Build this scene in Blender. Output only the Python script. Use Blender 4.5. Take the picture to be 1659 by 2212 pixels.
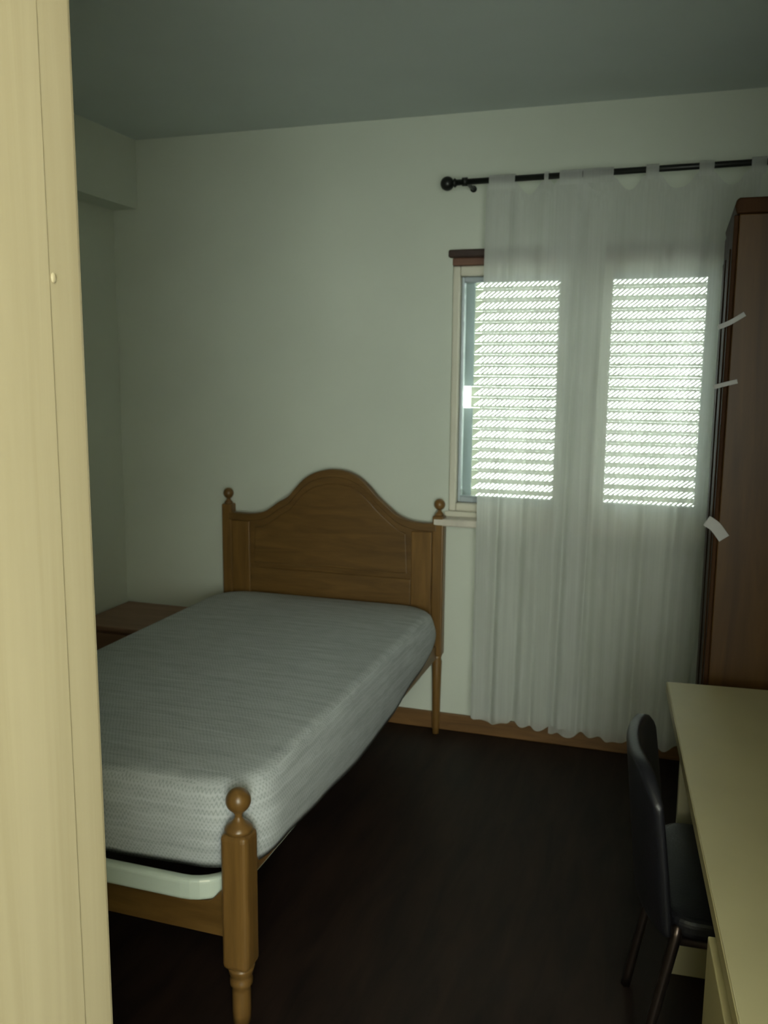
import bpy, bmesh, math, random
from mathutils import Vector, Matrix
random.seed(7)
S = bpy.context.scene
for o in list(bpy.data.objects):
    bpy.data.objects.remove(o)
C = S.collection
PI = math.pi

# ------------------------------------------------------------------ camera
YAW, PITCH, ROLL, FPX, CAMZ = math.radians(17.944), math.radians(8.835), math.radians(.4813), 1910.3, 1.561
fwd = Vector((-math.sin(YAW)*math.cos(PITCH), math.cos(YAW)*math.cos(PITCH), -math.sin(PITCH)))
rgt = Vector((math.cos(YAW), math.sin(YAW), 0)); up = rgt.cross(fwd)
r2 = math.cos(ROLL)*rgt + math.sin(ROLL)*up; u2 = -math.sin(ROLL)*rgt + math.cos(ROLL)*up
cd = bpy.data.cameras.new('camera'); cam = bpy.data.objects.new('camera', cd); C.objects.link(cam)
M4 = Matrix(((r2.x, u2.x, -fwd.x, 0), (r2.y, u2.y, -fwd.y, 0), (r2.z, u2.z, -fwd.z, CAMZ), (0, 0, 0, 1)))
cam.matrix_world = M4
cd.sensor_fit = 'HORIZONTAL'; cd.sensor_width = 36; cd.lens = FPX/1659*36
cd.clip_start = .02; cd.clip_end = 100
cd.dof.use_dof = True; cd.dof.focus_distance = 1.15; cd.dof.aperture_fstop = 16
S.camera = cam

# ------------------------------------------------------------------ sky, lamps, exposure
w = bpy.data.worlds.new('sky'); S.world = w; w.use_nodes = True
bg = w.node_tree.nodes['Background']; bg.inputs[0].default_value = (.93, 1.0, .93, 1); bg.inputs[1].default_value = 13.0
S.view_settings.view_transform = 'Standard'; S.view_settings.look = 'None'
S.view_settings.gamma = 1; S.view_settings.use_curve_mapping = False
S.view_settings.exposure = -.06

def lamp(name, loc, target, size, power, col):
    l = bpy.data.lights.new(name, 'AREA'); l.shape = 'DISK'; l.size = size; l.energy = power; l.color = col
    o = bpy.data.objects.new(name, l); C.objects.link(o); o.location = loc
    o.rotation_euler = (Vector(target)-Vector(loc)).to_track_quat('-Z', 'Y').to_euler()
    return o
lamp('hall_lamp', (.25, -.45, 2.35), (-.35, 1.6, .9), .35, 6.0, (1.0, .85, .56))
l = lamp('hall_fill_light', (.52, -1.24, 1.45), (-.25, 1.2, 1.45), 1.0, 40, (.95, 1.0, .78))  # added area light behind the camera, brightens the back wall
l.data.shape = 'RECTANGLE'; l.data.size = 1.0; l.data.size_y = 1.4

# ------------------------------------------------------------------ materials
def nodes(name):
    m = bpy.data.materials.new(name); m.use_nodes = True
    nt = m.node_tree; return m, nt, nt.nodes['Principled BSDF'], nt.nodes['Material Output']
def N(nt, t, **k):
    n = nt.nodes.new(t)
    for a, v in k.items():
        if a in n.inputs.keys(): n.inputs[a].default_value = v
        else: setattr(n, a, v)
    return n
def plain(name, col, rough=.6, var=.08, scale=8, bump=.0, metal=0, spec=.5):
    m, nt, b, out = nodes(name)
    tc = N(nt, 'ShaderNodeTexCoord'); nz = N(nt, 'ShaderNodeTexNoise', Scale=scale, Detail=5.0)
    nt.links.new(tc.outputs['Object'], nz.inputs['Vector'])
    cr = N(nt, 'ShaderNodeValToRGB')
    cr.color_ramp.elements[0].position = .3; cr.color_ramp.elements[1].position = .7
    cr.color_ramp.elements[0].color = tuple(c*(1-var) for c in col)+(1,)
    cr.color_ramp.elements[1].color = tuple(min(1, c*(1+var)) for c in col)+(1,)
    nt.links.new(nz.outputs['Fac'], cr.inputs['Fac']); nt.links.new(cr.outputs['Color'], b.inputs['Base Color'])
    b.inputs['Roughness'].default_value = rough; b.inputs['Metallic'].default_value = metal
    b.inputs['Specular IOR Level'].default_value = spec
    if bump:
        bp = N(nt, 'ShaderNodeBump', Strength=bump, Distance=.01)
        n2 = N(nt, 'ShaderNodeTexNoise', Scale=scale*14, Detail=3.0)
        nt.links.new(tc.outputs['Object'], n2.inputs['Vector'])
        nt.links.new(n2.outputs['Fac'], bp.inputs['Height']); nt.links.new(bp.outputs['Normal'], b.inputs['Normal'])
    return m
def wood(name, dark, light, stretch, rough=.4, scale=4.0, spec=.5, coat=0):
    """grain: noise stretched along an axis (stretch = per-axis mapping scale)"""
    m, nt, b, out = nodes(name)
    tc = N(nt, 'ShaderNodeTexCoord'); mp = N(nt, 'ShaderNodeMapping'); mp.inputs['Scale'].default_value = stretch
    nt.links.new(tc.outputs['Object'], mp.inputs['Vector'])
    nz = N(nt, 'ShaderNodeTexNoise', Scale=scale, Detail=7.0, Roughness=.6, Distortion=.6)
    nt.links.new(mp.outputs['Vector'], nz.inputs['Vector'])
    cr = N(nt, 'ShaderNodeValToRGB')
    cr.color_ramp.elements[0].position = .32; cr.color_ramp.elements[1].position = .68
    cr.color_ramp.elements[0].color = dark+(1,); cr.color_ramp.elements[1].color = light+(1,)
    nt.links.new(nz.outputs['Fac'], cr.inputs['Fac']); nt.links.new(cr.outputs['Color'], b.inputs['Base Color'])
    bp = N(nt, 'ShaderNodeBump', Strength=.08, Distance=.004)
    nt.links.new(nz.outputs['Fac'], bp.inputs['Height']); nt.links.new(bp.outputs['Normal'], b.inputs['Normal'])
    b.inputs['Roughness'].default_value = rough; b.inputs['Specular IOR Level'].default_value = spec
    b.inputs['Coat Weight'].default_value = coat; b.inputs['Coat Roughness'].default_value = .25
    return m

WALL = plain('painted_wall', (.59, .63, .55), .85, .03, 2.5, .05)
CEIL = plain('painted_ceiling', (.56, .62, .60), .9, .03, 2.0, .04)
HALL = plain('hall_paint', (.62, .57, .42), .85, .03, 2.5)
FLOOR = wood('dark_parquet', (.010, .006, .005), (.026, .015, .011), (6, 1, 1), .5, 3.0, .2)
JAMB = wood('pale_cream_wood', (.35, .298, .192), (.41, .355, .240), (9, 9, .25), .45, 3.0)
PINE_X = wood('honey_pine_along', (.090, .046, .011), (.158, .085, .023), (1.2, 8, 9), .38, 3.0)
PINE_Z = wood('honey_pine_upright', (.115, .060, .015), (.20, .106, .029), (9, 9, 1.0), .33, 3.0)
PINE_Y = wood('honey_pine_lengthwise', (.12, .060, .016), (.20, .105, .032), (9, 1.0, 9), .42, 3.0)
BASEB = wood('brown_skirting_wood', (.11, .053, .014), (.20, .10, .03), (1, 9, 9), .5, 3.0)
WARD = wood('dark_walnut_veneer', (.036, .016, .0035), (.076, .036, .007), (7, 7, .6), .42, 2.5, .18)
WARD_D = wood('dark_walnut_edge', (.024, .010, .004), (.046, .020, .007), (7, 7, .6), .6, 2.5, .08)
NIGHT = wood('reddish_brown_wood', (.22, .12, .07), (.32, .18, .11), (1, 8, 8), .5, 3.0)
DESK = plain('yellowish_laminate', (.415, .37, .215), .45, .05, 5)
DESKE = plain('laminate_edge', (.38, .325, .165), .45, .05, 6)
DARKW = wood('dark_head_wood', (.030, .014, .010), (.06, .028, .018), (1, 8, 8), .5, 3.0)
REDW = wood('reddish_head_wood', (.12, .055, .035), (.20, .10, .06), (1, 8, 8), .5, 3.0)
ALU = plain('pale_window_profile', (.62, .60, .50), .4, .04, 5)
ALUG = plain('grey_sash_profile', (.47, .53, .57), .3, .05, 5, 0, .3)
STONE = plain('pale_sill_stone', (.62, .58, .50), .35, .12, 14)
IRON = plain('black_iron', (.012, .014, .012), .4, .1, 20, 0, .3)
BLACKF = plain('black_chair_vinyl', (.008, .008, .011), .42, .15, 15, .1)
STEEL = plain('dark_chair_steel', (.10, .075, .065), .3, .1, 20, 0, .9)
WHITEM = plain('white_lacquered_metal', (.58, .66, .58), .16, .03, 6)
GLINT_TAG = plain('pale_glint_tag', (.35, .35, .345), .6, .05, 20)  # glints painted as a pale surface; the grey tag shares it
KNOB = plain('brass_knob', (.45, .32, .12), .3, .1, 20, 0, .9)

def glass():
    m, nt, b, out = nodes('window_glass'); nt.nodes.remove(b)
    tr = N(nt, 'ShaderNodeBsdfTransparent'); tr.inputs[0].default_value = (.93, .96, .95, 1)
    gl = N(nt, 'ShaderNodeBsdfGlossy', Roughness=.03); fr = N(nt, 'ShaderNodeFresnel', IOR=1.45)
    mx = N(nt, 'ShaderNodeMixShader')
    nt.links.new(fr.outputs[0], mx.inputs[0]); nt.links.new(tr.outputs[0], mx.inputs[1]); nt.links.new(gl.outputs[0], mx.inputs[2])
    nt.links.new(mx.outputs[0], out.inputs[0]); return m
GLASS = glass()
def sheer():
    m, nt, b, out = nodes('sheer_voile'); nt.nodes.remove(b)
    tc = N(nt, 'ShaderNodeTexCoord'); mp = N(nt, 'ShaderNodeMapping'); mp.inputs['Scale'].default_value = (40, 40, .6)
    nz = N(nt, 'ShaderNodeTexNoise', Scale=3.0, Detail=3.0)
    nt.links.new(tc.outputs['Object'], mp.inputs['Vector']); nt.links.new(mp.outputs['Vector'], nz.inputs['Vector'])
    mr = N(nt, 'ShaderNodeMapRange'); mr.inputs['To Min'].default_value = .60; mr.inputs['To Max'].default_value = .74
    nt.links.new(nz.outputs['Fac'], mr.inputs['Value'])
    tr = N(nt, 'ShaderNodeBsdfTransparent'); tr.inputs[0].default_value = (1, 1, 1, 1)
    df = N(nt, 'ShaderNodeBsdfDiffuse'); df.inputs[0].default_value = (.80, .83, .82, 1)
    tl = N(nt, 'ShaderNodeBsdfTranslucent'); tl.inputs[0].default_value = (.85, .87, .82, 1)
    m1 = N(nt, 'ShaderNodeMixShader'); m1.inputs[0].default_value = .5
    nt.links.new(df.outputs[0], m1.inputs[1]); nt.links.new(tl.outputs[0], m1.inputs[2])
    m2 = N(nt, 'ShaderNodeMixShader'); nt.links.new(mr.outputs[0], m2.inputs[0])
    nt.links.new(tr.outputs[0], m2.inputs[1]); nt.links.new(m1.outputs[0], m2.inputs[2])
    nt.links.new(m2.outputs[0], out.inputs[0]); return m
SHEER = sheer()
def slatmat():
    m, nt, b, out = nodes('shutter_plastic'); nt.nodes.remove(b)
    tc = N(nt, 'ShaderNodeTexCoord'); nz = N(nt, 'ShaderNodeTexNoise', Scale=6.0)
    nt.links.new(tc.outputs['Object'], nz.inputs['Vector'])
    cr = N(nt, 'ShaderNodeValToRGB'); cr.color_ramp.elements[0].color = (.60, .62, .55, 1); cr.color_ramp.elements[1].color = (.68, .69, .61, 1)
    nt.links.new(nz.outputs['Fac'], cr.inputs['Fac'])
    df = N(nt, 'ShaderNodeBsdfDiffuse'); tl = N(nt, 'ShaderNodeBsdfTranslucent'); mx = N(nt, 'ShaderNodeMixShader'); mx.inputs[0].default_value = .30
    nt.links.new(cr.outputs[0], df.inputs[0]); nt.links.new(cr.outputs[0], tl.inputs[0])
    nt.links.new(df.outputs[0], mx.inputs[1]); nt.links.new(tl.outputs[0], mx.inputs[2]); nt.links.new(mx.outputs[0], out.inputs[0])
    return m
SLAT = slatmat()
def ticking():
    """grey mattress ticking printed with rows of looping squiggles (uses the unwrapped UVs, in metres)"""
    m, nt, b, out = nodes('mattress_ticking')
    L = nt.links.new
    uv = N(nt, 'ShaderNodeUVMap'); sx = N(nt, 'ShaderNodeSeparateXYZ'); L(uv.outputs[0], sx.inputs[0])
    def mth(op, a, bb=None):
        n = N(nt, 'ShaderNodeMath', operation=op)
        for i, v in enumerate((a, bb)):
            if v is None: continue
            if isinstance(v, (int, float)): n.inputs[i].default_value = v
            else: L(v, n.inputs[i])
        return n.outputs[0]
    wob = N(nt, 'ShaderNodeTexNoise', Scale=22.0, Detail=3.0); L(uv.outputs[0], wob.inputs['Vector'])
    wv = mth('MULTIPLY', mth('SUBTRACT', wob.outputs['Fac'], .5), .022)
    row = mth('DIVIDE', mth('ADD', sx.outputs[1], wv), .0165)
    ph = mth('MULTIPLY', sx.outputs[0], 2*PI/.0105)
    sq = mth('MULTIPLY', mth('ARCTANGENT', mth('MULTIPLY', mth('SINE', ph), 2.2)), .22)
    f = mth('FRACT', mth('ADD', row, sq))
    d = mth('ABSOLUTE', mth('SUBTRACT', f, .5))
    d = mth('ADD', d, mth('MULTIPLY', mth('SUBTRACT', wob.outputs['Fac'], .5), .35))
    line = N(nt, 'ShaderNodeMapRange'); line.inputs['From Min'].default_value = .05; line.inputs['From Max'].default_value = .22
    line.inputs['To Min'].default_value = 1; line.inputs['To Max'].default_value = 0; L(d, line.inputs['Value'])
    mx = N(nt, 'ShaderNodeMix', data_type='RGBA')
    L(line.outputs[0], mx.inputs['Factor']); mx.inputs['A'].default_value = (.49, .52, .53, 1); mx.inputs['B'].default_value = (.36, .39, .395, 1)
    mp = N(nt, 'ShaderNodeMapping'); mp.inputs['Scale'].default_value = (5, 48, 1); L(uv.outputs[0], mp.inputs['Vector'])
    st = N(nt, 'ShaderNodeTexNoise', Scale=1.0, Detail=4.0); L(mp.outputs[0], st.inputs['Vector'])
    sr = N(nt, 'ShaderNodeMapRange'); sr.inputs['From Min'].default_value = .3; sr.inputs['From Max'].default_value = .7
    sr.inputs['To Min'].default_value = .87; sr.inputs['To Max'].default_value = 1.10; L(st.outputs['Fac'], sr.inputs['Value'])
    vm = N(nt, 'ShaderNodeVectorMath', operation='SCALE'); L(mx.outputs['Result'], vm.inputs[0]); L(sr.outputs[0], vm.inputs['Scale'])
    L(vm.outputs[0], b.inputs['Base Color']); b.inputs['Roughness'].default_value = .9
    b.inputs['Specular IOR Level'].default_value = .15
    return m
TICK = ticking()

# ------------------------------------------------------------------ helpers
ORG = {}
def thing(name, label, cat, loc=(0, 0, 0), group=None, rotz=0):
    o = bpy.data.objects.new(name, None); C.objects.link(o); o.location = loc; o.rotation_euler = (0, 0, rotz)
    o.empty_display_size = .1; o['label'] = label; o['category'] = cat
    if group: o['group'] = group
    ORG[o] = Vector(loc) if not rotz else Vector((0, 0, 0))
    return o
def obj(name, bm, mat, parent=None, smooth=False, bevel=0, seg=2, label=None, org=None):
    """bm is written in room coordinates (or in the parent's own axes where the parent is turned)"""
    o_ = ORG[parent] if parent else (Vector(org) if org else Vector((0, 0, 0)))
    bmesh.ops.translate(bm, verts=bm.verts, vec=-o_)
    bmesh.ops.recalc_face_normals(bm, faces=bm.faces)
    me = bpy.data.meshes.new(name); bm.to_mesh(me); bm.free()
    me.materials.append(mat)
    for p in me.polygons: p.use_smooth = smooth
    o = bpy.data.objects.new(name, me); C.objects.link(o)
    if parent: o.parent = parent
    else: o.location = o_
    ORG[o] = o_
    if bevel:
        mo = o.modifiers.new('bevel', 'BEVEL'); mo.width = bevel; mo.segments = seg; mo.limit_method = 'ANGLE'; mo.angle_limit = math.radians(40)
    if label: o['label'] = label
    return o
def struct(name, bm, mat, parent=None, **k):
    o = obj(name, bm, mat, parent, **k)
    if not parent: o['kind'] = 'structure'
    return o
def tag(o, label, cat, group=None):
    o['label'] = label; o['category'] = cat
    if group: o['group'] = group
    return o
def box(x0, x1, y0, y1, z0, z1, bm=None):
    bm = bm or bmesh.new()
    v = [bm.verts.new(p) for p in ((x0, y0, z0), (x1, y0, z0), (x1, y1, z0), (x0, y1, z0), (x0, y0, z1), (x1, y0, z1), (x1, y1, z1), (x0, y1, z1))]
    for f in ((0, 3, 2, 1), (4, 5, 6, 7), (0, 1, 5, 4), (1, 2, 6, 5), (2, 3, 7, 6), (3, 0, 4, 7)): bm.faces.new([v[i] for i in f])
    return bm
def prism_xz(pts, y0, y1, bm=None):
    bm = bm or bmesh.new()
    a = [bm.verts.new((x, y0, z)) for x, z in pts]; b = [bm.verts.new((x, y1, z)) for x, z in pts]; n = len(pts)
    bm.faces.new(a); bm.faces.new(b[::-1])
    for i in range(n): bm.faces.new((a[i], a[(i+1) % n], b[(i+1) % n], b[i]))
    return bm
def prism_xy(pts, z0, z1, bm=None):
    bm = bm or bmesh.new()
    a = [bm.verts.new((x, y, z0)) for x, y in pts]; b = [bm.verts.new((x, y, z1)) for x, y in pts]; n = len(pts)
    bm.faces.new(a); bm.faces.new(b[::-1])
    for i in range(n): bm.faces.new((a[i], a[(i+1) % n], b[(i+1) % n], b[i]))
    return bm
def lathe(prof, x, y, seg=28, bm=None):
    """prof: (radius, z) from bottom to top"""
    bm = bm or bmesh.new(); rings = []
    for r, z in prof:
        rings.append([bm.verts.new((x+r*math.cos(2*PI*i/seg), y+r*math.sin(2*PI*i/seg), z)) for i in range(seg)])
    for a, b in zip(rings, rings[1:]):
        for i in range(seg): bm.faces.new((a[i], a[(i+1) % seg], b[(i+1) % seg], b[i]))
    bm.faces.new(rings[0][::-1]); bm.faces.new(rings[-1]); return bm
def tube(path, r, seg=12, closed=False, bm=None, sx=1.0):
    bm = bm or bmesh.new(); P = [Vector(p) for p in path]; n = len(P); rings = []; prev = None
    for i, p in enumerate(P):
        if closed: t = (P[(i+1) % n]-P[i-1]).normalized()
        else: t = (P[min(i+1, n-1)]-P[max(i-1, 0)]).normalized()
        ref = Vector((0, 0, 1)) if abs(t.z) < .9 else Vector((1, 0, 0))
        if prev is None: s = t.cross(ref).normalized()
        else: s = (prev - t*prev.dot(t)).normalized()
        prev = s; u = s.cross(t)
        rr = r[i] if isinstance(r, (list, tuple)) else r
        rings.append([bm.verts.new(p + s*rr*sx*math.cos(2*PI*k/seg) + u*rr*math.sin(2*PI*k/seg)) for k in range(seg)])
    for i in range(n if closed else n-1):
        a, b = rings[i], rings[(i+1) % n]
        for k in range(seg): bm.faces.new((a[k], a[(k+1) % seg], b[(k+1) % seg], b[k]))
    if not closed: bm.faces.new(rings[0][::-1]); bm.faces.new(rings[-1])
    return bm
def ballprof(r, zc, z0=None, n=12, a0=-80, a1=90):
    return [(max(.0008, r*math.cos(math.radians(a0+(a1-a0)*i/n))), zc+r*math.sin(math.radians(a0+(a1-a0)*i/n))) for i in range(n+1)]
def smooth_curve(pts, k=5):
    out = []
    n = len(pts)
    for i in range(n-1):
        p0, p1, p2, p3 = pts[max(i-1, 0)], pts[i], pts[i+1], pts[min(i+2, n-1)]
        for j in range(k):
            t = j/k
            out.append(tuple(.5*((2*p1[a])+(-p0[a]+p2[a])*t+(2*p0[a]-5*p1[a]+4*p2[a]-p3[a])*t*t+(-p0[a]+3*p1[a]-3*p2[a]+p3[a])*t**3) for a in range(len(p1))))
    out.append(pts[-1]); return out

# ------------------------------------------------------------------ the room
XL, XR, YF, YB, ZC = -2.513, .97, .80, 3.659, 2.60
WX0, WX1, WZ0, WZ1 = -.895, .175, .945, 2.035           # window opening
struct('floor', box(XL-.2, XR+.2, -1.3, YB+.25, -.1, 0), FLOOR)
struct('ceiling', box(XL-.2, XR+.2, -1.3, YB+.25, ZC, ZC+.1), CEIL)
struct('wall_left', box(XL-.15, XL, YF-.2, YB+.25, 0, ZC), WALL)
struct('wall_right', box(XR, XR+.15, YF-.2, YB+.25, 0, ZC), WALL)
bm = box(XL, WX0, YB, YB+.22, 0, ZC); box(WX1, XR, YB, YB+.22, 0, ZC, bm)
box(WX0, WX1, YB, YB+.22, 0, WZ0, bm); box(WX0, WX1, YB, YB+.22, WZ1, ZC, bm)
struct('wall_back', bm, WALL)
DX0, DX1 = -.586, .29                                   # doorway
bm = box(XL, DX0-.03, YF-.16, YF-.012, 0, ZC); box(DX1+.03, XR, YF-.16, YF-.012, 0, ZC, bm); box(DX0-.03, DX1+.03, YF-.16, YF-.012, 2.09, ZC, bm)
struct('wall_front', bm, WALL)
# the beam in the corner under the ceiling
struct('trim_1', box(XL, -2.384, YF-.012, YB, 2.30, ZC), WALL)['label'] = 'boxed beam along the top of the left wall'
struct('baseboard_back', box(XL, XR, YB-.014, YB, 0, .078), BASEB, bevel=.005)
struct('baseboard_left', box(XL, XL+.014, YF, YB-.014, 0, .078), wood('skirting_side', (.14, .065, .018), (.26, .13, .04), (9, 1, 9), .5, 3.0), bevel=.005)
# hallway the photograph is taken from
bm = box(-1.3, -1.2, -1.3, YF-.16, 0, ZC); box(1.05, 1.15, -1.3, YF-.16, 0, ZC, bm); box(-1.2, -.04, -1.3, -1.2, 0, ZC, bm); box(1.0, 1.05, -1.3, -1.2, 0, ZC, bm); box(-.04, 1.0, -1.3, -1.2, 0, .70, bm); box(-.04, 1.0, -1.3, -1.2, 2.2, ZC, bm)  # unseen rear opening added for the fill light
struct('wall_hall', bm, HALL)
# doorway lining
d = bpy.data.objects.new('door_1', None); C.objects.link(d); d.location = (DX0, YF, 0); d['kind'] = 'structure'; d['label'] = 'pale cream wooden doorway lining beside the camera'
ORG[d] = Vector(d.location)
obj('jamb', box(DX0-.03, DX0, YF-.19, YF, 0, 2.06), JAMB, d, bevel=.011, seg=4)
obj('jamb', box(DX1, DX1+.03, YF-.19, YF, 0, 2.06), JAMB, d, bevel=.011, seg=4)
obj('head_jamb', box(DX0-.03, DX1+.03, YF-.19, YF, 2.06, 2.09), JAMB, d, bevel=.008)
obj('door_stop', box(DX0-.002, DX0+.0016, YF-.19, YF-.058, 0, 2.06), JAMB, d, bevel=.0010, seg=2)
obj('door_stop', box(DX1-.0035, DX1+.002, YF-.19, YF-.058, 0, 2.06), JAMB, d, bevel=.0010, seg=2)
obj('architrave', box(DX0-.11, DX0-.031, YF-.011, YF+.002, 0, 2.15), JAMB, d, bevel=.004)
obj('architrave', box(DX1+.031, DX1+.10, YF-.011, YF+.002, 0, 2.15), JAMB, d, bevel=.004)
bm = bmesh.new(); bmesh.ops.create_uvsphere(bm, u_segments=16, v_segments=8, radius=.0035)
bmesh.ops.scale(bm, vec=(.5, 1, 1.5), verts=bm.verts); bmesh.ops.translate(bm, vec=(DX0+.001, YF-.052, 1.652), verts=bm.verts)
obj('screw_plug', bm, JAMB, d, smooth=True)

# ------------------------------------------------------------------ window, shutter
wn = bpy.data.objects.new('window_1', None); C.objects.link(wn); wn.location = (-.36, YB+.04, WZ0); wn['kind'] = 'structure'; wn['label'] = 'two-sash window behind the sheer curtains'
ORG[wn] = Vector(wn.location)
FX0, FX1, FZ0, FZ1 = WX0, WX1, .985, 2.005; FW = .030
for a in ((FX0, FX0+FW, FZ0, FZ1), (FX1-FW, FX1, FZ0, FZ1), (FX0+FW, FX1-FW, FZ1-.04, FZ1), (FX0+FW, FX1-FW, FZ0, FZ0+.035)):
    obj('window_frame', box(a[0], a[1], YB+.005, YB+.085, a[2], a[3]), ALU, wn, bevel=.006)
SM = -.357
def sash(x0, x1, grey, lw):
    sx0, sx1, z0, z1, wd = x0, x1, FZ0+.036, FZ1-.041, .045
    bm = box(sx0, sx0+lw, YB+.03, YB+.075, z0, z1)
    box(sx1-wd, sx1, YB+.03, YB+.075, z0, z1, bm)
    box(sx0+lw, sx1-wd, YB+.03, YB+.075, z1-wd*.5, z1, bm); box(sx0+lw, sx1-wd, YB+.03, YB+.075, z0, z0+wd*.6, bm)
    s = obj('sash', bm, grey, wn, bevel=.005)
    obj('pane', box(sx0+lw-.004, sx1-wd+.004, YB+.050, YB+.054, z0+.02, z1-.015), GLASS, s)
sash(FX0+FW+.001, SM-.001, ALUG, .012); sash(SM+.001, FX1-FW-.001, ALUG, .045)
obj('meeting_stile', box(SM-.1, SM+.106, YB+.012, YB+.029, FZ0+.036, FZ1-.041), ALU, wn, bevel=.006)
struct('trim_2', box(WX0-.012, WX1+.01, YB-.035, YB, 2.036, 2.066), DARKW, bevel=.006)['label'] = 'dark wooden strip over the window head'
struct('trim_3', box(WX0, WX1, YB-.010, YB+.03, 2.006, 2.036), REDW, bevel=.004)['label'] = 'reddish wooden rail under the dark strip'
o = struct('window_sill', box(WX0-.045, WX1+.03, YB-.085, YB+.215, .930, .962), STONE, bevel=.006); o['kind'] = 'structure'; o['label'] = 'pale stone window sill'
o = struct('window_apron', box(WX0-.015, WX1+.01, YB-.012, YB+.06, .9625, .985), ALU, bevel=.003); o['kind'] = 'structure'

sh = thing('roller_shutter', 'lowered pale roller shutter outside the window, daylight dashes shining through', 'shutter', (SM, YB+.15, .965))
PITCH_, Z0S, YS = .0455, .967, YB+.150
def slat_mesh(x0, x1, holes, lead=.088):
    bm = bmesh.new(); y0, y1 = -.004, .004; p = PITCH_
    zb, zt = .010, .036                      # perforated band inside one slat
    if not holes: return box(x0, x1, y0, y1, .0005, p-.0005, bm)
    box(x0, x1, y0, y1, .0005, zb, bm); box(x0, x1, y0, y1, zt, p-.0005, bm)
    stp, hw, sl = .0196, .0090, .034; x = x0+lead  # slant puts blurred streaks of daylight into the slot shape
    # solid end piece, slanted webs between the slots, solid end piece
    def quad(a0, a1, b0, b1):
        pts = [(a0, zb), (a1, zb), (b1, zt), (b0, zt)]; prism_xz(pts, y0, y1, bm)
    quad(x0, x, x0, x+sl)
    while x+hw+stp-hw < x1-.085:
        quad(x+hw, x+stp, x+hw+sl, x+stp+sl); x += stp
    quad(x+hw, x1, x+hw+sl, x1)
    return bm
x0, x1 = WX0-.02, WX1+.02
mh = mp_ = mb = None
# gap added at the left ends of two slats to make a bright spot
for k in range(24):
    z = Z0S+k*PITCH_
    holes = 1 <= k <= 21
    glow_gap = k in (10, 11)
    src = mb if glow_gap else mh if holes else mp_
    if src is None:
        o = obj('slat', slat_mesh(x0+.075 if glow_gap else x0, x1, holes, .013 if glow_gap else .088), SLAT)
        if glow_gap: mb = o
        elif holes: mh = o
        else: mp_ = o
    else:
        o = src.copy(); C.objects.link(o)
    o.parent = sh; o.location = Vector((0, YS+random.uniform(-.0006, .0006), z)) - ORG[sh]
obj('bottom_bar', box(x0, x1, YS-.008, YS+.008, .963, .9665), SLAT, sh)
GZ = Z0S+10*PITCH_
obj('guide_rail', box(WX0, WX0+.068, YS-.022, YS-.006, .964, GZ), ALUG, sh, bevel=.004); obj('guide_rail', box(WX0, WX0+.068, YS-.022, YS-.006, GZ+2*PITCH_, 2.03), ALUG, sh, bevel=.004)
obj('guide_rail', box(WX1-.02, WX1, YS-.02, YS-.006, .964, 2.03), ALU, sh)

# ------------------------------------------------------------------ curtain rod and sheer curtains
RY, RZ = 3.50, 2.304
rod = thing('curtain_rod', 'black iron curtain rod with a ball finial over the window', 'curtain rod', (-.36, RY, RZ))
obj('pole', tube([(-.86, RY, RZ-.004), (.86, RY, RZ+.010)], .0115, 16), IRON, rod, smooth=True)
bm = bmesh.new(); bmesh.ops.create_uvsphere(bm, u_segments=20, v_segments=12, radius=.027); bmesh.ops.translate(bm, vec=(-.885, RY, RZ-.006), verts=bm.verts)
obj('finial', bm, IRON, rod, smooth=True)
obj('collar', tube([(-.862, RY, RZ-.005), (-.855, RY, RZ-.005), (-.848, RY, RZ-.005)], [.012, .018, .012], 16), IRON, rod, smooth=True)
for bx in (-.815, .82):
    bm = tube([(bx, RY-.0, RZ-.004), (bx, RY+.02, RZ), (bx, YB-.008, RZ)], .008, 10); tube([(bx, YB-.008, RZ), (bx, YB, RZ)], .013, 16, bm=bm)
    tube([(bx-.010, RY, RZ-.003), (bx+.010, RY, RZ-.003)], .0165, 16, bm=bm)
    obj('bracket', bm, IRON, rod, smooth=True)

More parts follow.
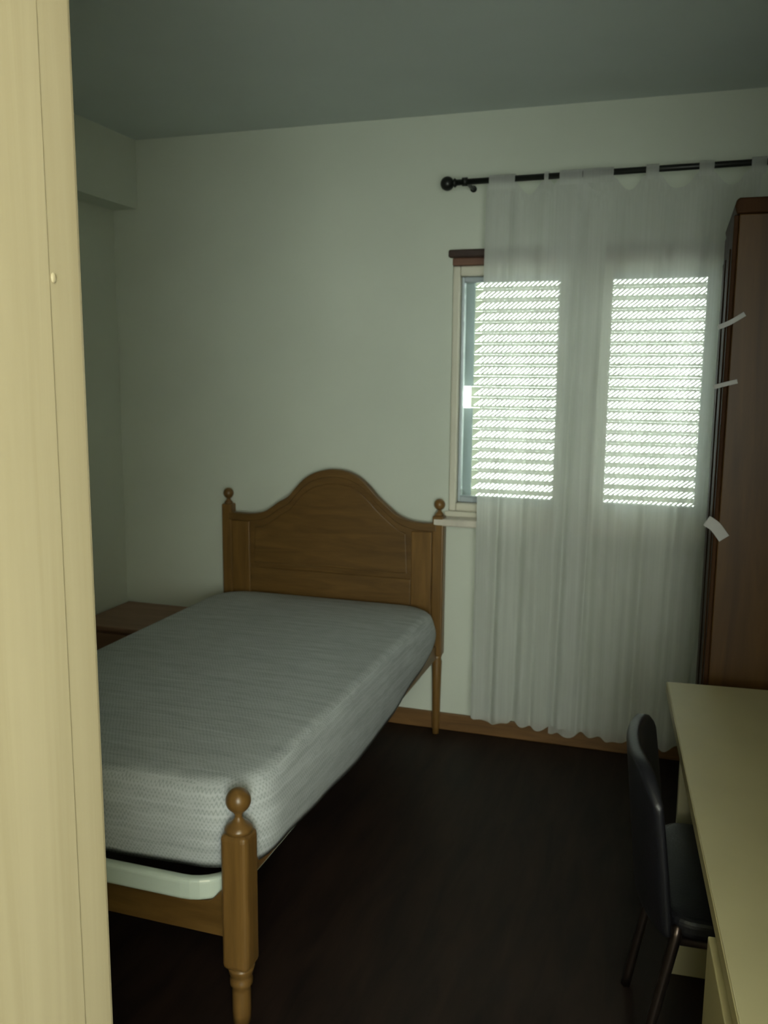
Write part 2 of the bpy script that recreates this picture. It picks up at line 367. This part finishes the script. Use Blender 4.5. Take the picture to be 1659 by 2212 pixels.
def curtain(name, label, xt0, xt1, xb0, xb1, zb, tabs, folds, amp, yoff, seed, bunch=None):
    rnd = random.Random(seed)
    t = thing(name, label, 'curtain', ((xt0+xt1)/2, RY, zb), 'sheer curtain panels on the rod')
    nu, nv = 150, 70
    ph = [rnd.uniform(0, 6.28) for _ in range(4)]
    bm = bmesh.new(); grid = []
    for j in range(nv+1):
        v = j/nv; row = []
        for i in range(nu+1):
            u = i/nu
            xt = xt0+(xt1-xt0)*u; xb = xb0+(xb1-xb0)*u
            # scallop of the top edge between the tabs
            dmin = min(max(0, abs(xt-tc)-tw/2) for tc, tw in tabs)
            top = RZ-.016 - .05*(1-math.exp(-(dmin/.03)**2)) if dmin > 0 else RZ-.016
            ease = v**.8
            x = xt+(xb-xt)*ease
            hem = zb + .010*math.sin(folds*2*PI*u*.5+ph[0]) + .006*math.sin(folds*2*PI*u*1.3+ph[1])
            z = top+(hem-top)*v
            a = amp*(.45+.55*min(1, v*2.2))
            y = RY+yoff + a*math.sin(folds*2*PI*u+ph[2]+.6*math.sin(3*v+ph[3])) + a*.45*math.sin(folds*2*PI*u*1.7+ph[1]+v)
            y = y*(1) if v > .03 else RY+yoff*.3+(y-RY-yoff*.3)*(v/.03)
            row.append(bm.verts.new((x+.3*a*math.cos(folds*2*PI*u+ph[2]), y, z)))
        grid.append(row)
    for j in range(nv):
        for i in range(nu): bm.faces.new((grid[j][i], grid[j][i+1], grid[j+1][i+1], grid[j+1][i]))
    obj('cloth', bm, SHEER, t, smooth=True)
    for tc, tw in tabs:                       # loops over the rod
        bm = bmesh.new(); n = 20; prev = None; R = .0150
        zc = RZ+.003+(tc+.36)*.008
        path = [(R, -.040)]+[(R*math.cos(a), R*math.sin(a)) for a in [PI*k/12 for k in range(13)]]+[(-R, -.040)]
        rows = [[bm.verts.new((tc+s*tw/2, RY+yy, zc+zz)) for s in (-1, -.3, .3, 1)] for yy, zz in path]
        for a, b in zip(rows, rows[1:]):
            for k in range(3): bm.faces.new((a[k], a[k+1], b[k+1], b[k]))
        obj('tab', bm, SHEER, t, smooth=True)
    return t
curtain('sheer_curtain', 'left sheer white curtain panel, hung beside the bed over the left window sash', -.725, -.262, -.735, -.30, .135,
        [(-.668, .10), (-.50, .016), (-.409, .084)], 5, .013, -.022, 3)
curtain('sheer_curtain', 'right sheer white curtain panel, hung beside the wardrobe over the right window sash', -.455, .255, -.42, .16, .105,
        [(-.31, .11), (-.118, .045), (.067, .05), (.24, .05)], 6, .013, .020, 11)

# ------------------------------------------------------------------ bed
PXR, PXL, FY, HY = -.918, -1.915, 1.745, 3.60
bed = thing('bed', 'honey pine bed with an arched headboard and ball-topped posts', 'bed', ((PXR+PXL)/2, 2.65, 0))
prof = [(-1.905, .935), (-1.857, .934), (-1.79, .934), (-1.732, .945), (-1.69, .969), (-1.657, .993), (-1.608, 1.022), (-1.575, 1.058), (-1.535, 1.100), (-1.487, 1.130), (-1.432, 1.147), (-1.385, 1.151), (-1.33, 1.144), (-1.276, 1.121), (-1.23, 1.084), (-1.192, 1.043), (-1.146, 1.003), (-1.10, .967), (-1.048, .946), (-.997, .939), (-.925, .939)]
cv = smooth_curve(prof, 4)
hb = obj('headboard', prism_xz(cv+[(-.925, .33), (-1.905, .33)], 3.585, 3.613), PINE_X, bed, bevel=.005)
# moulding that follows the arch, stiles, rail and the raised field between them
off = .034
inn = [(x, z-off) for x, z in cv]
obj('top_moulding', prism_xz(cv+inn[::-1], 3.574, 3.5855), PINE_X, hb, bevel=.004)
obj('stile', box(-1.890, -1.80, 3.576, 3.5855, .50, .898), PINE_Z, hb, bevel=.004)
obj('stile', box(-1.035, -.945, 3.576, 3.5855, .50, .900), PINE_Z, hb, bevel=.004)
obj('lower_rail', box(-1.80, -1.035, 3.576, 3.5855, .50, .690), PINE_X, hb, bevel=.005)
fld = [(x, z-.062) for x, z in cv if -1.782 < x < -1.053]
obj('raised_field', prism_xz(fld+[(-1.053, .712), (-1.782, .712)], 3.578, 3.5855), PINE_X, hb, bevel=.007)
def square_post(x, y, w, z0, z1, bm=None):
    h = w/2; return box(x-h, x+h, y-h, y+h, z0, z1, bm)
for px in (PXL, PXR):                         # head posts
    p = obj('head_post', square_post(px, HY, .050, .36, .972), PINE_Z, bed, bevel=.007, seg=3)
    obj('leg', lathe([(.014, 0), (.016, .04), (.019, .20), (.022, .33), (.018, .345), (.022, .3599)], px, HY, 20), PINE_Z, p, smooth=True)
    obj('finial', lathe([(.020, .9725), (.017, .980), (.008, .990), (.008, .996)]+ballprof(.024, 1.019), px, HY, 24), PINE_Z, p, smooth=True)
for px in (PXL, PXR):                         # foot posts
    p = obj('foot_post', square_post(px, FY, .070, .150, .498), PINE_Z, bed, bevel=.015, seg=4)
    obj('finial', lathe([(.034, .4985), (.033, .506), (.027, .514), (.017, .521), (.0095, .530), (.0085, .538), (.012, .543)]+ballprof(.030, .573, a0=-68), px, FY, 32), PINE_Z, p, smooth=True)
    obj('leg', lathe([(.0215, 0), (.0225, .03), (.0225, .085), (.0215, .096), (.027, .102), (.0275, .108), (.0275, .116), (.023, .122), (.028, .130), (.031, .142), (.033, .1495)], px, FY, 28), PINE_Z, p, smooth=True)
# footboard rail with a dipped top edge rising to the posts
top = smooth_curve([(-1.88, .355), (-1.855, .322), (-1.82, .300), (-1.73, .299), (-1.42, .297), (-1.10, .299), (-1.01, .300), (-.978, .322), (-.953, .355)], 5)
obj('foot_rail', prism_xz(top+[(-.953, .215), (-1.88, .215)], 1.742, 1.764), PINE_X, bed, bevel=.004)
for x in (PXL+.004, PXR-.008):
    obj('side_rail', box(x-.011, x+.011, 1.782, 3.574, .345, .405), PINE_Y, bed, bevel=.004)

def rrect(x0, x1, y0, y1, r, n=8):
    pts = []
    for cx, cy, a in ((x1-r, y0+r, -90), (x1-r, y1-r, 0), (x0+r, y1-r, 90), (x0+r, y0+r, 180)):
        for k in range(n+1):
            t = math.radians(a+90*k/n); pts.append((cx+r*math.cos(t), cy+r*math.sin(t)))
    return pts
bm = bmesh.new(); outer = rrect(-1.885, -.942, 1.722, 3.555, .125); inner = rrect(-1.855, -.972, 1.752, 3.525, .095)
zs = [.3020, .3580]; n = len(outer)
V = [[bm.verts.new((x, y, z)) for x, y in ring] for z in zs for ring in (outer, inner)]
for i in range(n):
    j = (i+1) % n
    for a, b in ((V[0], V[2]), (V[3], V[1]), (V[2], V[3]), (V[1], V[0])): bm.faces.new((a[i], a[j], b[j], b[i]))
base = obj('base_frame', bm, WHITEM, bed, smooth=False, bevel=.011, seg=4, label='white metal base frame with rounded corners')
for k in range(12):
    y = 1.87+k*.14
    obj('slat', box(-1.85, -.976, y-.03, y+.03, .338, .352), PINE_X, base, bevel=.003)

# mattress: unrolled rounded slab with a soft crown, bowed sides and a loose lower edge on the right
def mattress():
    x0, x1, y0, y1, zt = -1.925, -.893, 1.762, 3.558, .588
    cx, cy, hx, hy = (x0+x1)/2, (y0+y1)/2, (x1-x0)/2, (y1-y0)/2
    rc, re = .15, .042                      # plan corner radius, top edge radius
    ring = rrect(-hx, hx, -hy, hy, rc, 10)
    # densify the straight runs
    dense = []
    m_ = len(ring)
    for i in range(m_):
        a = Vector(ring[i]); b = Vector(ring[(i+1) % m_]); L = (b-a).length; k = max(1, int(L/.05))
        for j in range(k): dense.append(tuple(a+(b-a)*j/k))
    n = len(dense)
    def zlow(x, y):                          # world
        if x > cx+hx*.9:
            t = (y-y0)/(y1-y0)
            ks = [(0, .366), (.1, .376), (.25, .358), (.42, .338), (.6, .352), (.8, .395), (1, .445)]
            for (t0, a), (t1, b) in zip(ks, ks[1:]):
                if t <= t1: 
                    q = (t-t0)/(t1-t0); q = q*q*(3-2*q); return a+(b-a)*q
            return .445
        return .3640+.004*math.sin(11*x)
    prof_ = []                               # (inset, drop fraction) going from the top centre out and down
    layers = []
    for f in (0.0, .15, .3, .45, .6, .75, .88):
        layers.append(('top', f))
    for a in (0, 20, 40, 60, 80): layers.append(('edge', a))
    for f in (.12, .3, .5, .7, .88, 1.0): layers.append(('side', f))
    layers += [('under', 0), ('under', 1), ('under', 2)]
    bm = bmesh.new(); uvl = bm.loops.layers.uv.new('UVMap'); rows = []; arc = []
    for kind, f in layers:
        row = []
        for (px, py) in dense:
            sc = 1.0
            wx, wy = cx+px, cy+py
            nx = Vector((px, py)); 
            # inset toward the centre
            ins = {'top': None}.get(kind, 0)
            L = nx.length
            if kind == 'top':
                k = f*(1-re/min(hx, hy)*.9); 
                X = px*(1-re/hx)*f; Y = py*(1-re/hy)*f; Z = zt+.010*(1-f*f)-.004*math.sin(X*9+1)*math.cos(Y*5)*(1-f)
            elif kind == 'edge':
                a = math.radians(f); X = px*(1-re/hx+re/hx*math.sin(a)); Y = py*(1-re/hy+re/hy*math.sin(a)); Z = zt-re*(1-math.cos(a))
            elif kind == 'side':
                zb = zlow(wx, wy); Z = (zt-re)+(zb-(zt-re))*f
                bulge = .012*math.sin(PI*f)-.012*f*f*(.2 if wx > cx+hx*.9 else .6); X = px*(1+bulge/hx); Y = py*(1+bulge/hy)
            else:
                # the cover hangs over the rails: a rebate behind its loose edge, then the underside on the slats
                zb = zlow(wx, wy); i_ = (.012, .046, .048)[f]; X = px*(1-i_/hx); Y = py*(1-i_/hy)
                Z = (max(zb+.004, .409), max(zb+.004, .409), .366)[f]
            row.append(bm.verts.new((cx+X, cy+Y, Z)))
        rows.append(row)
    c0 = bm.verts.new((cx, cy, zt+.010))
    faces = []
    for a, b in zip(rows[1:], rows[2:]):
        for i in range(n): faces.append(bm.faces.new((a[i], a[(i+1) % n], b[(i+1) % n], b[i])))
    for i in range(n): bm.faces.new((c0, rows[1][i], rows[1][(i+1) % n]))
    for v in rows[0]: bm.verts.remove(v)
    bm.faces.new(rows[-1])
    bm.normal_update()
    bmesh.ops.recalc_face_normals(bm, faces=bm.faces)
    for fce in bm.faces:
        nn = fce.normal
        for lp in fce.loops:
            p = lp.vert.co
            if abs(nn.z) > .72: uv = (p.x, p.y)
            elif abs(nn.y) > abs(nn.x): uv = (p.x, y0-(zt-p.z))
            else: uv = (p.y, p.z)
            lp[uvl].uv = uv
    return bm
mo = tag(obj('mattress', mattress(), TICK, smooth=True, org=(-1.41, 2.665, .36)), 'bare grey mattress with printed squiggles lying on the pine bed', 'mattress')

# ------------------------------------------------------------------ nightstand in the corner
nx0, nx1, ny0, ny1, nz = -2.495, -2.02, 3.22, 3.640, .450
ns = thing('nightstand', 'low reddish brown nightstand in the corner behind the bed', 'nightstand', ((nx0+nx1)/2, (ny0+ny1)/2, 0))
obj('top', box(nx0, nx1, ny0, ny1, nz-.022, nz), NIGHT, ns, bevel=.004)
obj('body', box(nx0+.015, nx1-.015, ny0+.03, ny1-.01, .09, nz-.0225), NIGHT, ns, bevel=.003)
for z0, z1 in ((.105, .255), (.265, .415)):
    dr = obj('drawer', box(nx0+.025, nx1-.025, ny0+.014, ny0+.0295, z0, z1), NIGHT, ns, bevel=.004)
    bm = bmesh.new(); bmesh.ops.create_uvsphere(bm, u_segments=14, v_segments=10, radius=.014); bmesh.ops.translate(bm, vec=((nx0+nx1)/2, ny0+.003, (z0+z1)/2), verts=bm.verts)
    obj('knob', bm, KNOB, dr, smooth=True)
for x in (nx0+.04, nx1-.04):
    for y in (ny0+.055, ny1-.04): obj('leg', box(x-.018, x+.018, y-.018, y+.018, 0, .0895), NIGHT, ns, bevel=.003)

# ------------------------------------------------------------------ wardrobe
ax0, ax1, ay0, ay1, az = .122, .95, 2.52, 2.97, 2.015
wd = thing('wardrobe', 'tall dark brown wooden wardrobe at the right edge, beyond the desk', 'wardrobe', ((ax0+ax1)/2, (ay0+ay1)/2, 0))
obj('plinth', box(ax0+.02, ax1, ay0+.01, ay1, 0, .07), WARD_D, wd)
obj('side_panel', box(ax0+.012, ax1, ay0, ay0+.02, .0705, az-.04), WARD, wd, bevel=.003)
obj('side_panel', box(ax0+.012, ax1, ay1-.02, ay1, .0705, az-.04), WARD, wd, bevel=.003)
obj('back_panel', box(ax1-.01, ax1, ay0+.0205, ay1-.0205, .0705, az-.04), WARD, wd)
obj('cornice', prism_xz([(ax0+.004, az-.0395), (ax0, az-.02), (ax0+.004, az-.004), (ax0+.012, az), (ax1, az), (ax1, az-.0395)], ay0-.006, ay1+.006), WARD_D, wd, bevel=.006, seg=3)
ym = (ay0+ay1)/2
for y0, y1, hy in ((ay0+.001, ym-.002, ym-.035), (ym+.002, ay1-.001, ym+.035)):
    dr = obj('door', box(ax0, ax0+.0115, y0, y1, .075, az-.042), WARD_D, wd, bevel=.003)
    obj('door_panel', box(ax0-.004, ax0-.0002, y0+.045, y1-.045, .16, az-.12), WARD_D, dr, bevel=.003)
# two strips at the near corner stand in for blurred glints, the third is a tag
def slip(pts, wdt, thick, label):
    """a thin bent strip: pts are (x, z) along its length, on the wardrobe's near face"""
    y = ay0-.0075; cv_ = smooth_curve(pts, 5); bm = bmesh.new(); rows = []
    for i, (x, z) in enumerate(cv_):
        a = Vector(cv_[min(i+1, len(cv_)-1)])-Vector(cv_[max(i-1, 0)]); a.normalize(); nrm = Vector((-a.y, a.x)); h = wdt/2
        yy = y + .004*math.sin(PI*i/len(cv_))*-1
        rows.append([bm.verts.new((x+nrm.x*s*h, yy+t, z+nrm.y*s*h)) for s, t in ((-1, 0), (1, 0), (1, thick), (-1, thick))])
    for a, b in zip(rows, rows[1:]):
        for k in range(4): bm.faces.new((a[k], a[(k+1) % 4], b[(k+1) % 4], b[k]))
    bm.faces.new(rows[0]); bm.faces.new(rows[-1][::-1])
    o = obj('glint_tag_strip', bm, GLINT_TAG, org=(pts[0][0], ay0, pts[0][1])); tag(o, label, 'glint and tag strip', 'pale glint strips and tag on the wardrobe edge')
slip([(.100, 1.690), (.130, 1.703), (.163, 1.724)], .012, .0069, 'upper blurred glint shaped as a thin pale strip past the wardrobe edge, slanting up')
slip([(.098, 1.535), (.125, 1.543), (.156, 1.551)], .011, .0069, 'second blurred glint shaped as a thin pale strip on the wardrobe edge, lower and nearly level')
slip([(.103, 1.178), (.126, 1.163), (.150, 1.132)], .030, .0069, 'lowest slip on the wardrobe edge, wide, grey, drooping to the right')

# ------------------------------------------------------------------ desk (turned a little against the walls)
RT = math.radians(4.3)
dk = thing('desk', 'yellowish laminate desk in the right foreground with panel legs', 'desk', (.024, 2.411, 0), rotz=RT)
DL, DW, DZ = 1.46, .70, .75                   # local: x to the right, y towards the camera is negative; origin at the far left corner
obj('desktop', box(.0012, DW, -DL, 0, DZ-.026, DZ), DESK, dk, bevel=.002)
obj('edge_band', box(-.0008, .001, -DL, 0, DZ-.026, DZ-.001), DESKE, dk)
obj('leg_panel', box(.032, DW-.02, -.155, -.130, 0, DZ-.0265), DESK, dk, bevel=.002)
ped = obj('pedestal', box(.010, DW-.02, -DL+.03, -1.05, .03, DZ-.0265), DESK, dk, bevel=.003)
obj('back_board', box(DW-.045, DW-.025, -1.0495, -.1555, .30, DZ-.0265), DESK, dk)
for z0, z1 in ((.05, .27), (.28, .49), (.50, .70)):
    df = obj('drawer_front', box(-.006, .0095, -DL+.035, -1.055, z0, z1), DESKE, dk, bevel=.002)
obj('plinth', box(.03, DW-.03, -DL+.05, -1.07, 0, .0295), DARKW, dk)

# ------------------------------------------------------------------ chair pushed in at the desk's left side
ch = thing('desk_chair', 'black padded chair with dark steel legs pushed under the desk', 'chair', (.02, 1.97, 0), rotz=math.radians(3))
def backrest():
    """curved padded back, local axes: x towards the desk, y across, leaning back (towards -x) at the top"""
    bm = bmesh.new(); nu, nv = 16, 12; hw, z0, z1, th = .220, .425, .768, .032
    def pt(u, v, side):
        y = hw*u; zz = z0+(z1-z0)*v
        e = max(0, abs(u)-.55)/.45; zz -= .060*e*e*v*v
        x = -.030-.034*v + .050*u*u + (side*th*(1-.35*abs(u)**6))
        return (x, y, zz)
    F = [[bm.verts.new(pt(-1+2*i/nu, j/nv, .5)) for i in range(nu+1)] for j in range(nv+1)]
    B = [[bm.verts.new(pt(-1+2*i/nu, j/nv, -.5)) for i in range(nu+1)] for j in range(nv+1)]
    for G in (F, B):
        for j in range(nv):
            for i in range(nu): bm.faces.new((G[j][i], G[j][i+1], G[j+1][i+1], G[j+1][i]))
    for j in range(nv):
        for i in (0, nu): bm.faces.new((F[j][i], F[j+1][i], B[j+1][i], B[j][i]))
    for i in range(nu):
        for j in (0, nv): bm.faces.new((F[j][i], F[j][i+1], B[j][i+1], B[j][i]))
    return bm
obj('backrest', backrest(), BLACKF, ch, smooth=True, bevel=.012, seg=4)
obj('seat', prism_xy(rrect(.012, .475, -.215, .215, .06), .425, .470), BLACKF, ch, smooth=False, bevel=.016, seg=4)
bm = tube(smooth_curve([(-.025, 0, 0), (.03, 0, .40), (.055, 0, .44)], 1), .011, 10)
bm.free()
for s in (-1, 1):
    y = s*.205
    obj('leg', tube(smooth_curve([(-.045, y*1.03, 0), (.030, y, .40), (.045, y*.9, .435), (.09, y*.85, .417)], 6), .0115, 12), STEEL, ch, smooth=True)
    obj('leg', tube(smooth_curve([(.47, y*1.03, 0), (.425, y, .36), (.40, y*.95, .424)], 5), .0115, 12), STEEL, ch, smooth=True)
obj('stretcher', tube([(.030, -.2, .41), (.030, .2, .41)], .010, 10), STEEL, ch, smooth=True)
obj('seat_rail', tube([(.03, -.195, .412), (.40, -.19, .412)], .010, 10), STEEL, ch, smooth=True)
obj('seat_rail', tube([(.03, .195, .412), (.40, .19, .412)], .010, 10), STEEL, ch, smooth=True)
